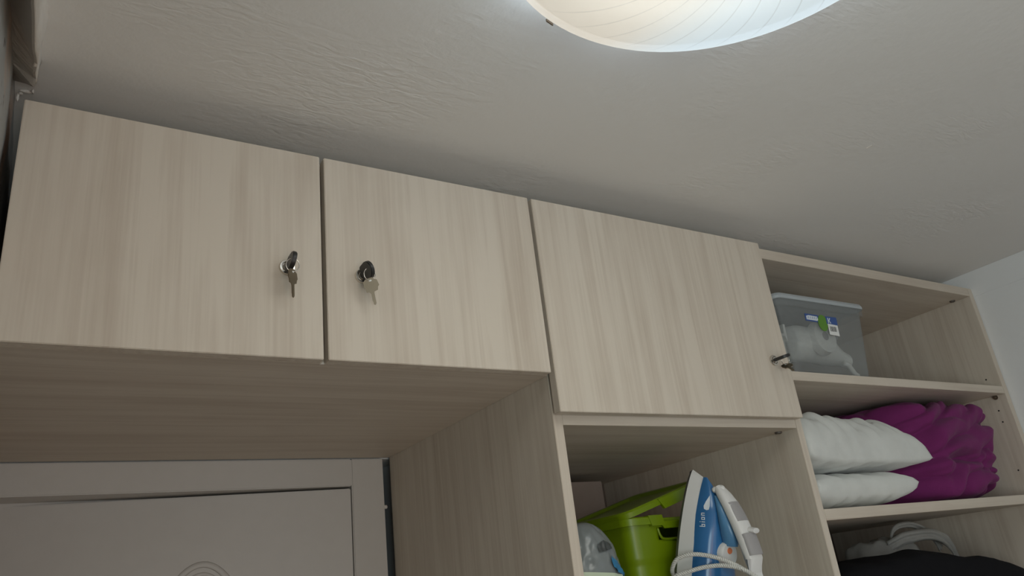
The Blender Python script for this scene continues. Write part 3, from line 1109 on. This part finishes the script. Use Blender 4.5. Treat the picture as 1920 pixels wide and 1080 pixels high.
def stop_(u):
    pts = ((0.0, 0.070), (0.05, 0.070), (0.10, 0.069), (0.16, 0.068), (0.20, 0.066), (0.235, 0.062), (0.262, 0.050), (0.275, 0.042), (0.29, 0.031))
    for (a, b), (c, d) in zip(pts, pts[1:]):
        if u <= c:
            t = (u - a) / (c - a)
            return b + (d - b) * t
    return pts[-1][1]


def body_bm():
    bm = bmesh.new()
    rings = []
    n = 34
    for i in range(n + 1):
        u = 0.02 + (0.287 - 0.02) * (1 - (1 - i / n) ** 1.5)
        wb = max(0.0015, halfw(min(TIP, u + 0.006)) - 0.005)
        st = stop_(u)
        ring = []
        for k in range(25):
            t = k / 24 * math.pi
            cx = math.cos(t)
            ring.append(ip(u, 0.026 + (st - 0.026) * abs(math.sin(t)) ** 0.72, wb * (abs(cx) ** 0.85) * (1 if cx >= 0 else -1)))
        rings.append(ring)
    loft(bm, rings)
    return bm


bm = body_bm()
body_tree = BVHTree.FromBMesh(bm)
body = obj('water_tank', bm, 'blue', iron, True, auto=50)
body['label'] = 'glossy blue body of the iron'
# pale blue cheek below the handle front
bm = bmesh.new()
rings = []
for u, s0, s1, w in ((0.256, 0.050, 0.062, 0.010), (0.235, 0.056, 0.078, 0.016), (0.212, 0.060, 0.090, 0.018), (0.190, 0.062, 0.096, 0.016), (0.172, 0.062, 0.092, 0.008)):
    rings.append([ip(u, (s0 + s1) / 2 + (s1 - s0) / 2 * math.sin(a), w * math.cos(a)) for a in (2 * math.pi * k / 20 for k in range(20))])
loft(bm, rings)
obj('filler_cheek', bm, 'paleblue', iron, True, auto=60)
# handle: one swept bar from the beak over the hand gap to the heel
hp = ((0.270, 0.057, 0.010, 0.007), (0.256, 0.070, 0.015, 0.009), (0.238, 0.084, 0.018, 0.0105), (0.214, 0.098, 0.019, 0.011), (0.186, 0.112, 0.019, 0.0115),
      (0.156, 0.123, 0.018, 0.0115), (0.110, 0.130, 0.018, 0.0120), (0.060, 0.126, 0.020, 0.014), (0.028, 0.108, 0.024, 0.016), (0.018, 0.080, 0.030, 0.014))



def sweep_bar(profile, shrink=1.0, lift=0.0, wscale=1.0):
    bm = bmesh.new()
    rings = []
    for i, (u, s, w, th) in enumerate(profile):
        a, b = profile[max(0, i - 1)], profile[min(len(profile) - 1, i + 1)]
        tu, ts = b[0] - a[0], b[1] - a[1]
        L = math.hypot(tu, ts)
        nu, ns = -ts / L, tu / L                        # outward in the (u, s) plane
        if ns < 0 and i < 6:
            nu, ns = -nu, -ns
        if i >= 6 and nu > 0:
            nu, ns = -nu, -ns
        ring = []
        for k in range(20):
            t = 2 * math.pi * k / 20
            c, d = math.cos(t), math.sin(t)
            cw = w * wscale * abs(c) ** 0.7 * (1 if c >= 0 else -1)
            ct = th * shrink * abs(d) ** 0.7 * (1 if d >= 0 else -1) + lift
            ring.append(ip(u + nu * ct, s + ns * ct, cw))
        rings.append(ring)
    loft(bm, rings)
    return bm


handle = obj('handle', sweep_bar(hp), 'white', iron, True, auto=60)
tag(obj('grip_inset', sweep_bar([(0.242, 0.081, 0.0175, 0.0102), (0.226, 0.091, 0.0185, 0.0108), (0.212, 0.099, 0.019, 0.011)], 0.95, 0.0016, 0.93), 'greyplastic', handle, True, auto=60), 'soft grey inset at the handle front')
tag(obj('grip_inset', sweep_bar([(0.193, 0.1087, 0.019, 0.0115), (0.178, 0.1155, 0.0187, 0.0115), (0.160, 0.1222, 0.018, 0.0115)], 0.95, 0.0035, 0.95), 'greyplastic', handle, True, auto=60),
    'soft grey inset along the grip')
bm = bmesh.new()
for w0 in (-0.006,):
    rings = []
    for uu, rr in ((0.0, 0.0), (0.0, 0.0060), (0.014, 0.0066), (0.023, 0.0056), (0.0245, 0.0)):
        rings.append([ip(0.2015 + 0.0050 * math.cos(a) * (rr / 0.0062), 0.104 + uu, w0 + 0.010 * math.sin(a) * (rr / 0.0062)) for a in (2 * math.pi * k / 18 for k in range(18))])
    loft(bm, rings, cap=False)
bmesh.ops.remove_doubles(bm, verts=bm.verts, dist=0.00005)
obj('steam_button', bm, 'white', handle, True, auto=50)
bm = bmesh.new()
for w0 in (0.0,):
    c = ip(0.268, 0.064, w0)
    bmesh.ops.create_icosphere(bm, subdivisions=3, radius=0.0065, matrix=Matrix.Translation(c))
    c = ip(0.266, 0.054, 0.006)
    bmesh.ops.create_icosphere(bm, subdivisions=3, radius=0.0055, matrix=Matrix.Translation(c))
obj('spray_nozzle', bm, 'white', handle, True)
# temperature dial under the grip
bm = bmesh.new()
DU, DS = 0.157, 0.067
rings = [[ip(DU + r * math.cos(a), s, r * math.sin(a)) for a in (2 * math.pi * k / 32 for k in range(32))] for r, s in
         ((0.022, DS - 0.004), (0.022, DS + 0.006), (0.020, DS + 0.009), (0.001, DS + 0.0095))]
loft(bm, rings)
dial = obj('temperature_dial', bm, 'white', iron, True, auto=35)
bm = bmesh.new()
rings = [[ip(DU + 0.007 + r * math.cos(a), s, 0.001 + r * 1.2 * math.sin(a)) for a in (2 * math.pi * k / 16 for k in range(16))] for r, s in
         ((0.0055, DS + 0.009), (0.0050, DS + 0.0105))]
loft(bm, rings)
tag(obj('dial_mark', bm, 'orange', dial), 'orange mark on the dial')


def decal(name, polys, mat, parent, centre, label=None):
    """thin print laid on the flank of the tank; polys are (along, across) outlines round a point"""
    out = (S * 0.62 + Wl * 0.78).normalized()
    acr = (S * 0.78 - Wl * 0.62).normalized()
    c0 = ip(*centre)
    bm = bmesh.new()
    for poly in polys:
        top, bot = [], []
        for du, dt in poly:
            start = c0 + U * du + acr * dt + out * 0.1
            hit = body_tree.ray_cast(start, -out)
            p = hit[0] if hit[0] else c0 + U * du + acr * dt
            top.append(bm.verts.new(p + out * 0.0008))
            bot.append(bm.verts.new(p - out * 0.0004))
        bm.faces.new(top)
        bm.faces.new(bot[::-1])
        for k in range(len(top)):
            bm.faces.new((top[k], top[(k + 1) % len(top)], bot[(k + 1) % len(top)], bot[k]))
    o = obj(name, bm, mat, parent)
    if label:
        o['label'] = label
    return o


decal('drop_emblem', [[(0.014, 0.0048), (0.004, -0.0022), (-0.004, -0.0066), (-0.009, -0.0062), (-0.011, -0.0020), (-0.010, 0.0020), (-0.004, 0.0040), (0.006, 0.0048)]],
      'print', body, (0.242, 0.055, 0.030), 'pale drop emblem on the tank')


def letters():
    """small lettering that runs up the flank"""
    out = []
    st = 0.0013

    def bar(u, s, du, ds):
        out.append([(u, s), (u + du, s), (u + du, s + ds), (u, s + ds)])
    x = 0.0
    # b
    bar(x, 0, st, 0.0095); bar(x + st, 0, 0.003, st); bar(x + st, 0.0045, 0.003, st); bar(x + 0.0035, 0, st, 0.006)
    x += 0.0075
    # i
    bar(x, 0, st, 0.006); bar(x, 0.0075, st, 0.0015)
    x += 0.0040
    # o
    bar(x, 0, 0.0045, st); bar(x, 0.0047, 0.0045, st); bar(x, 0, st, 0.006); bar(x + 0.0035, 0, st, 0.006)
    x += 0.0070
    # n
    bar(x, 0, st, 0.006); bar(x + st, 0.0047, 0.0026, st); bar(x + 0.0035, 0, st, 0.0055)
    return out


decal('lettering', [[(u - 0.012 , 0.004 - s) for u, s in poly] for poly in letters()], 'print', body, (0.215, 0.047, 0.035), 'pale lettering on the tank')
# braided power cord wound round the iron
bm = bmesh.new()
c1 = [ip(0.04, 0.02, -0.066), ip(0.09, -0.012, 0.006), ip(0.118, -0.008, 0.052), ip(0.140, 0.006, 0.066), ip(0.152, 0.020, 0.064), ip(0.158, 0.040, 0.055),
      ip(0.157, 0.068, 0.043), ip(0.150, 0.098, 0.033), ip(0.137, 0.126, 0.024), ip(0.118, 0.150, 0.018), ip(0.08, 0.166, 0.004), ip(0.05, 0.150, -0.03),
      ip(0.05, 0.08, -0.062), ip(0.06, 0.010, -0.064), ip(0.085, -0.013, -0.01), ip(0.105, -0.010, 0.045), ip(0.118, 0.008, 0.068), ip(0.128, 0.030, 0.062),
      ip(0.139, 0.060, 0.048), ip(0.144, 0.092, 0.037), ip(0.140, 0.126, 0.030), ip(0.122, 0.158, 0.024), ip(0.095, 0.180, 0.012), ip(0.07, 0.186, -0.01)]
path = tube(bm, c1, 0.0030, 8, False, 14)
cord = obj('power_cord', bm, 'cord', iron, True)
cord['label'] = 'white braided cord wound round the iron'
bm = bmesh.new()                                      # two raised strands give the braid its twist
for ph in (0, math.pi * 2 / 3, math.pi * 4 / 3):
    rings = []
    hel = []
    run = 0.0
    for i, p in enumerate(path):
        tg = (path[min(i + 1, len(path) - 1)] - path[max(i - 1, 0)]).normalized()
        n1 = tg.orthogonal().normalized()
        n1 = (S - tg * S.dot(tg)).normalized() if abs(S.dot(tg)) < 0.95 else n1
        b1 = tg.cross(n1)
        hel.append((p, n1, b1))
    dense = []
    for i in range(len(hel) - 1):
        for k in range(3):
            t = k / 3
            p = hel[i][0].lerp(hel[i + 1][0], t)
            n1 = hel[i][1].lerp(hel[i + 1][1], t).normalized()
            b1 = hel[i][2].lerp(hel[i + 1][2], t).normalized()
            if dense:
                run += (p - dense[-1][0]).length
            a = run / 0.0115 * 2 * math.pi + ph
            dense.append((p, p + (n1 * math.cos(a) + b1 * math.sin(a)) * 0.0022))
    tube(bm, [q for _, q in dense], 0.0018, 5, False, 1)
obj('braid', bm, 'cord', cord, True)


# ------------------------------------------------------------------ lime tub with lid ajar
TX0, TX1, TY0, TY1 = 0.9946, 1.2066, 0.145, 0.350
ZT = 1.8763
tub = thing('plastic_tub', ((TX0 + TX1) / 2, (TY0 + TY1) / 2, ZS), 'lime green plastic tub with handle slot behind the iron, its lid tilted up', 'tub')


def tub_outline(t, grow=0.0, n=100):
    """list of (x, y) round the tub at height fraction t"""
    g = -0.020 * (1 - t) + grow
    x0, x1, y0, y1, r = TX0 - g, TX1 + g, TY0 - g, TY1 + g, 0.026
    pts = []
    per = [((x0 + r, y0), (x1 - r, y0)), ((x1, y0 + r), (x1, y1 - r)), ((x1 - r, y1), (x0 + r, y1)), ((x0, y1 - r), (x0, y0 + r))]
    cen = [(x1 - r, y0 + r, 270), (x1 - r, y1 - r, 0), (x0 + r, y1 - r, 90), (x0 + r, y0 + r, 180)]
    for (a, b), (cx, cy, a0) in zip(per, cen):
        m_ = 24
        for k in range(m_):
            s = k / m_
            pts.append((a[0] + (b[0] - a[0]) * s, a[1] + (b[1] - a[1]) * s))
        for k in range(8):
            aa = math.radians(a0 + 90 * k / 8)
            pts.append((cx + r * math.cos(aa), cy + r * math.sin(aa)))
    return pts


bm = bmesh.new()
nz = 40
zs = [ZS + 0.0005 + (ZT - ZS) * k / nz for k in range(nz + 1)]
g = []
for k, z in enumerate(zs):
    t = k / nz
    step = 0.0022 if z > ZT - 0.075 else 0.0           # shallow step where the upper band begins
    g.append([bm.verts.new((x, y, z)) for x, y in tub_outline(t, step)])
n = len(g[0])
bottom = bm.faces.new(g[0][::-1])
HX0, HX1 = 1.060, 1.172
for k in range(nz):
    for i in range(n):
        q = [g[k][i], g[k][(i + 1) % n], g[k + 1][(i + 1) % n], g[k + 1][i]]
        c = sum((v.co for v in q), Vector()) / 4
        if c.y < TY0 + 0.01 and HX0 < c.x < HX1 and ZT - 0.036 < c.z < ZT - 0.016:
            continue                                   # the hand slot
        bm.faces.new(q)
bmesh.ops.recalc_face_normals(bm, faces=bm.faces)
tb_o = obj('tub_body', bm, 'green', tub, True, auto=40)
so = tb_o.modifiers.new('thickness', 'SOLIDIFY')
so.thickness = 0.0022
so.offset = -1


def rim_z(x, y):
    if y < TY0 + 0.012 and x > HX0 + 0.008:
        return -0.0085
    return 0.0


bm = bmesh.new()
rings = []
for grow, dz in ((0.0025, -0.010), (0.008, -0.010), (0.0085, 0.002), (0.0065, 0.004), (-0.002, 0.004), (-0.002, -0.002)):
    rings.append([(x, y, ZT + dz + rim_z(x, y)) for x, y in tub_outline(1.0, grow)])
loft(bm, rings, cap=False)
obj('tub_rim', bm, 'green', tub, True, auto=35)
bm = bmesh.new()
prism(bm, [(1.0416, TY0 - 0.0095, ZT - 0.013), (1.0730, TY0 - 0.0095, ZT - 0.013), (1.0690, TY0 - 0.0095, ZT + 0.0055), (1.0354, TY0 - 0.0095, ZT + 0.0055)], (0, 0.014, 0))
obj('rim_catch', bm, 'green', tub)
# handle slot lip
bm = bmesh.new()
tube(bm, [(HX0, TY0 - 0.001, ZT - 0.016), (HX0 + 0.004, TY0 - 0.001, ZT - 0.030), (HX0 + 0.014, TY0 - 0.0, ZT - 0.0365), (HX0 + 0.05, TY0 - 0.0, ZT - 0.037), (HX1 + 0.002, TY0, ZT - 0.036)],
     0.0024, 8)
obj('slot_lip', bm, 'green', tub, True)
# lid: dished plate with a turned-down edge, hinged up on the right
bm = bmesh.new()
rings = []
for grow, dz in ((0.006, -0.009), (0.0085, -0.009), (0.0095, 0.0), (0.007, 0.0035), (-0.010, 0.0035), (-0.016, -0.002), (-0.05, -0.002)):
    rings.append([(x, y, ZT + 0.012 + dz) for x, y in tub_outline(1.0, grow)])
loft(bm, rings)
LT = Matrix.Translation((TX0, 0, ZT + 0.008)) @ Matrix.Rotation(math.radians(-15), 4, 'Y') @ Matrix.Translation((-TX0, 0, -ZT - 0.008))
bm.transform(LT)
lid = obj('tub_lid', bm, 'green', tub, True, auto=35)
bm = bmesh.new()
prism(bm, [(1.0780, TY0 - 0.0112, ZT - 0.006), (1.1380, TY0 - 0.0112, ZT - 0.006), (1.1440, TY0 - 0.0112, ZT + 0.014), (1.0690, TY0 - 0.0112, ZT + 0.014)], (0, 0.006, 0))
bm.transform(LT)
obj('lid_tab', bm, 'green', lid)

# ------------------------------------------------------------------ film pack, card box
pk = thing('film_pack', (0.865, 0.12, ZS), 'shiny clear plastic pack with blue stripe and pale green label left of the tub', 'packet')


def pack_r(z):
    t = (z - ZS) / 0.215
    return max(0.004, 0.066 * (1 - max(0, t - 0.25) ** 1.7 * 0.95)) if t < 0.99 else 0.004


PKC = Vector((0.868, 0.115, 0))


def pack_pt(a, z, lift=0.0):
    r = pack_r(z)
    t = (z - ZS) / 0.215
    top = math.sqrt(max(0.0, 1 - max(0, (t - 0.55) / 0.45) ** 2.2))
    r = 0.053 * (0.35 + 0.65 * top) * top ** 0.4 if t > 0.55 else 0.053 + 0.016 * (0.55 - t)
    crumple = 0.006 * fbm(Vector((math.cos(a) * 1.8, math.sin(a) * 1.8, z * 26))) + 0.0035 * ridge(Vector((math.cos(a) * 5, math.sin(a) * 5, z * 50)))
    rr = r + crumple * min(1, (1.02 - t) * 6) + lift
    return Vector((PKC.x + rr * math.cos(a), PKC.y + rr * 0.95 * math.sin(a), z))


bm = bmesh.new()
rings = [[pack_pt(2 * math.pi * k / 64, ZS + 0.001 + 0.2135 * i / 44) for k in range(64)] for i in range(45)]
loft(bm, rings)
obj('film_wrap', bm, 'film', pk, True)


def pack_patch(name, a0, a1, zf0, zf1, mat, lift, label=None, nn=16):
    """printed patch on the wrap: z bounds are functions of the angle fraction"""
    bm = bmesh.new()
    g = []
    for i in range(nn + 1):
        s = i / nn
        a = math.radians(a0 + (a1 - a0) * s)
        z0, z1 = zf0(s), zf1(s)
        g.append([bm.verts.new(pack_pt(a, z0 + (z1 - z0) * k / 8, lift)) for k in range(9)])
    for i in range(nn):
        for k in range(8):
            bm.faces.new((g[i][k], g[i + 1][k], g[i + 1][k + 1], g[i][k + 1]))
    o = obj(name, bm, mat, pk, True)
    if label:
        o['label'] = label
    return o


pack_patch('label_panel', 205, 370, lambda s: ZS + 0.03, lambda s: ZS + 0.140 - 0.02 * s, 'packgreen', 0.0030, 'pale green printed label')
pack_patch('stripe', 285, 372, lambda s: ZS + 0.140 - 0.045 * s, lambda s: ZS + 0.158 - 0.052 * s, 'packblue', 0.0038, 'blue printed stripe')
pack_patch('dark_print', 262, 296, lambda s: ZS + 0.164 + 0.004 * s, lambda s: ZS + 0.182 - 0.006 * abs(2 * s - 1), 'packgrey', 0.0031, 'dark grey print')
# a dark letter Z on the label
pack_patch('letter', 262, 282, lambda s: ZS + 0.1165, lambda s: ZS + 0.1205, 'packgrey', 0.0042)
pack_patch('letter', 262, 268, lambda s: ZS + 0.096, lambda s: ZS + 0.1165, 'packgrey', 0.0042)
pack_patch('letter', 270, 282, lambda s: ZS + 0.098 + 0.014 * s, lambda s: ZS + 0.103 + 0.0145 * s, 'packgrey', 0.0042)

bm = bmesh.new()
box(bm, (1.085, 0.500, ZS), (1.233, 0.585, 2.002), 0.0012)
cb = obj('card_box', bm, 'card')
tag(cb, 'flat pinkish cardboard box standing in the dark back of the open bay', 'box')

# ------------------------------------------------------------------ bottom shelf: black garment, thin grey bag
ZL = SH[2][1]


def garment():
    bm, c, h = rounded_block((1.392, 0.032, ZL), (2.225, 0.185, 1.760), 5.0, 44)
    for v in bm.verts:
        p = v.co
        zz = (p.z - ZL) / 0.26
        drop = 0.0
        if p.x > 1.74:
            drop = 0.045 * min(1, (p.x - 1.74) / 0.30) + 0.05 * max(0, (p.x - 2.04) / 0.18)
        d = 0.010 * fbm(Vector((p.x * 6, p.y * 8, p.z * 8))) + 0.006 * ridge(Vector((p.x * 8, p.y * 10, p.z * 5)))
        e = min(1, max(0, zz * 5))
        v.co = Vector((p.x, p.y + d * e * 0.5, max(ZL + 0.0005, p.z - drop * zz + d * e)))
    return bm


gm = obj('folded_coat', garment(), 'blackcloth', smooth=True)
tag(gm, 'black cloth garment heaped on the lowest visible shelf', 'clothing')
bag = thing('plastic_bag', (1.93, 0.24, ZL), 'thin crumpled whitish plastic bag with loop handles behind the black cloth', 'bag')
bm, c, h = rounded_block((1.74, 0.196, ZL), (2.075, 0.296, 1.806), 4.0, 40)
for v in bm.verts:
    p = v.co
    zz = (p.z - ZL) / 0.3
    d = 0.014 * ridge(Vector((p.x * 13, p.y * 11, p.z * 12))) + 0.008 * fbm(Vector((p.x * 25, p.y * 20, p.z * 22)))
    e = min(1, max(0, zz * 4))
    nx = p.x + (0.0 if p.x < 1.95 else -0.03 * zz)
    v.co = Vector((nx, min(0.307, p.y + d * e * 0.6), max(ZL + 0.0005, p.z + (d - 0.012) * e - max(0, p.x - 1.93) * 0.38 * zz)))
obj('bag_body', bm, 'bagwhite', bag, True)


def ribbon(pts, width, wdir, name, mat, parent):
    bm = bmesh.new()
    tmp = bmesh.new()
    path = tube(tmp, pts, 0.001, 3, False, 8)
    tmp.free()
    rows = []
    for i, p in enumerate(path):
        t = i / (len(path) - 1)
        w = Vector(wdir).normalized()
        row = []
        for k in range(9):
            s = -0.5 + k / 8
            wob = 0.004 * math.sin(k * 1.6 + t * 4) + 0.003 * fbm(p * 30 + w * s * 2)
            row.append(bm.verts.new(p + w * s * width * (1 - 0.25 * math.sin(t * math.pi)) + Vector((0, wob, wob * 0.3))))
        rows.append(row)
    for A, B in zip(rows, rows[1:]):
        for k in range(8):
            bm.faces.new((A[k], A[k + 1], B[k + 1], B[k]))
    o = obj(name, bm, mat, parent, True)
    s_ = o.modifiers.new('thickness', 'SOLIDIFY')
    s_.thickness = 0.0008
    return o


ribbon([(1.83, 0.215, 1.775), (1.87, 0.195, 1.792), (1.93, 0.185, 1.798), (2.00, 0.188, 1.795), (2.06, 0.195, 1.775), (2.085, 0.20, 1.735), (2.095, 0.20, 1.69)],
       0.036, (0.12, -0.2, 1), 'bag_handle', 'bagwhite', bag)
ribbon([(1.845, 0.23, 1.76), (1.875, 0.215, 1.815), (1.93, 0.21, 1.826), (1.99, 0.212, 1.815), (2.035, 0.215, 1.79), (2.06, 0.22, 1.76)],
       0.020, (0.1, -0.5, 0.8), 'bag_handle', 'bagwhite', bag)
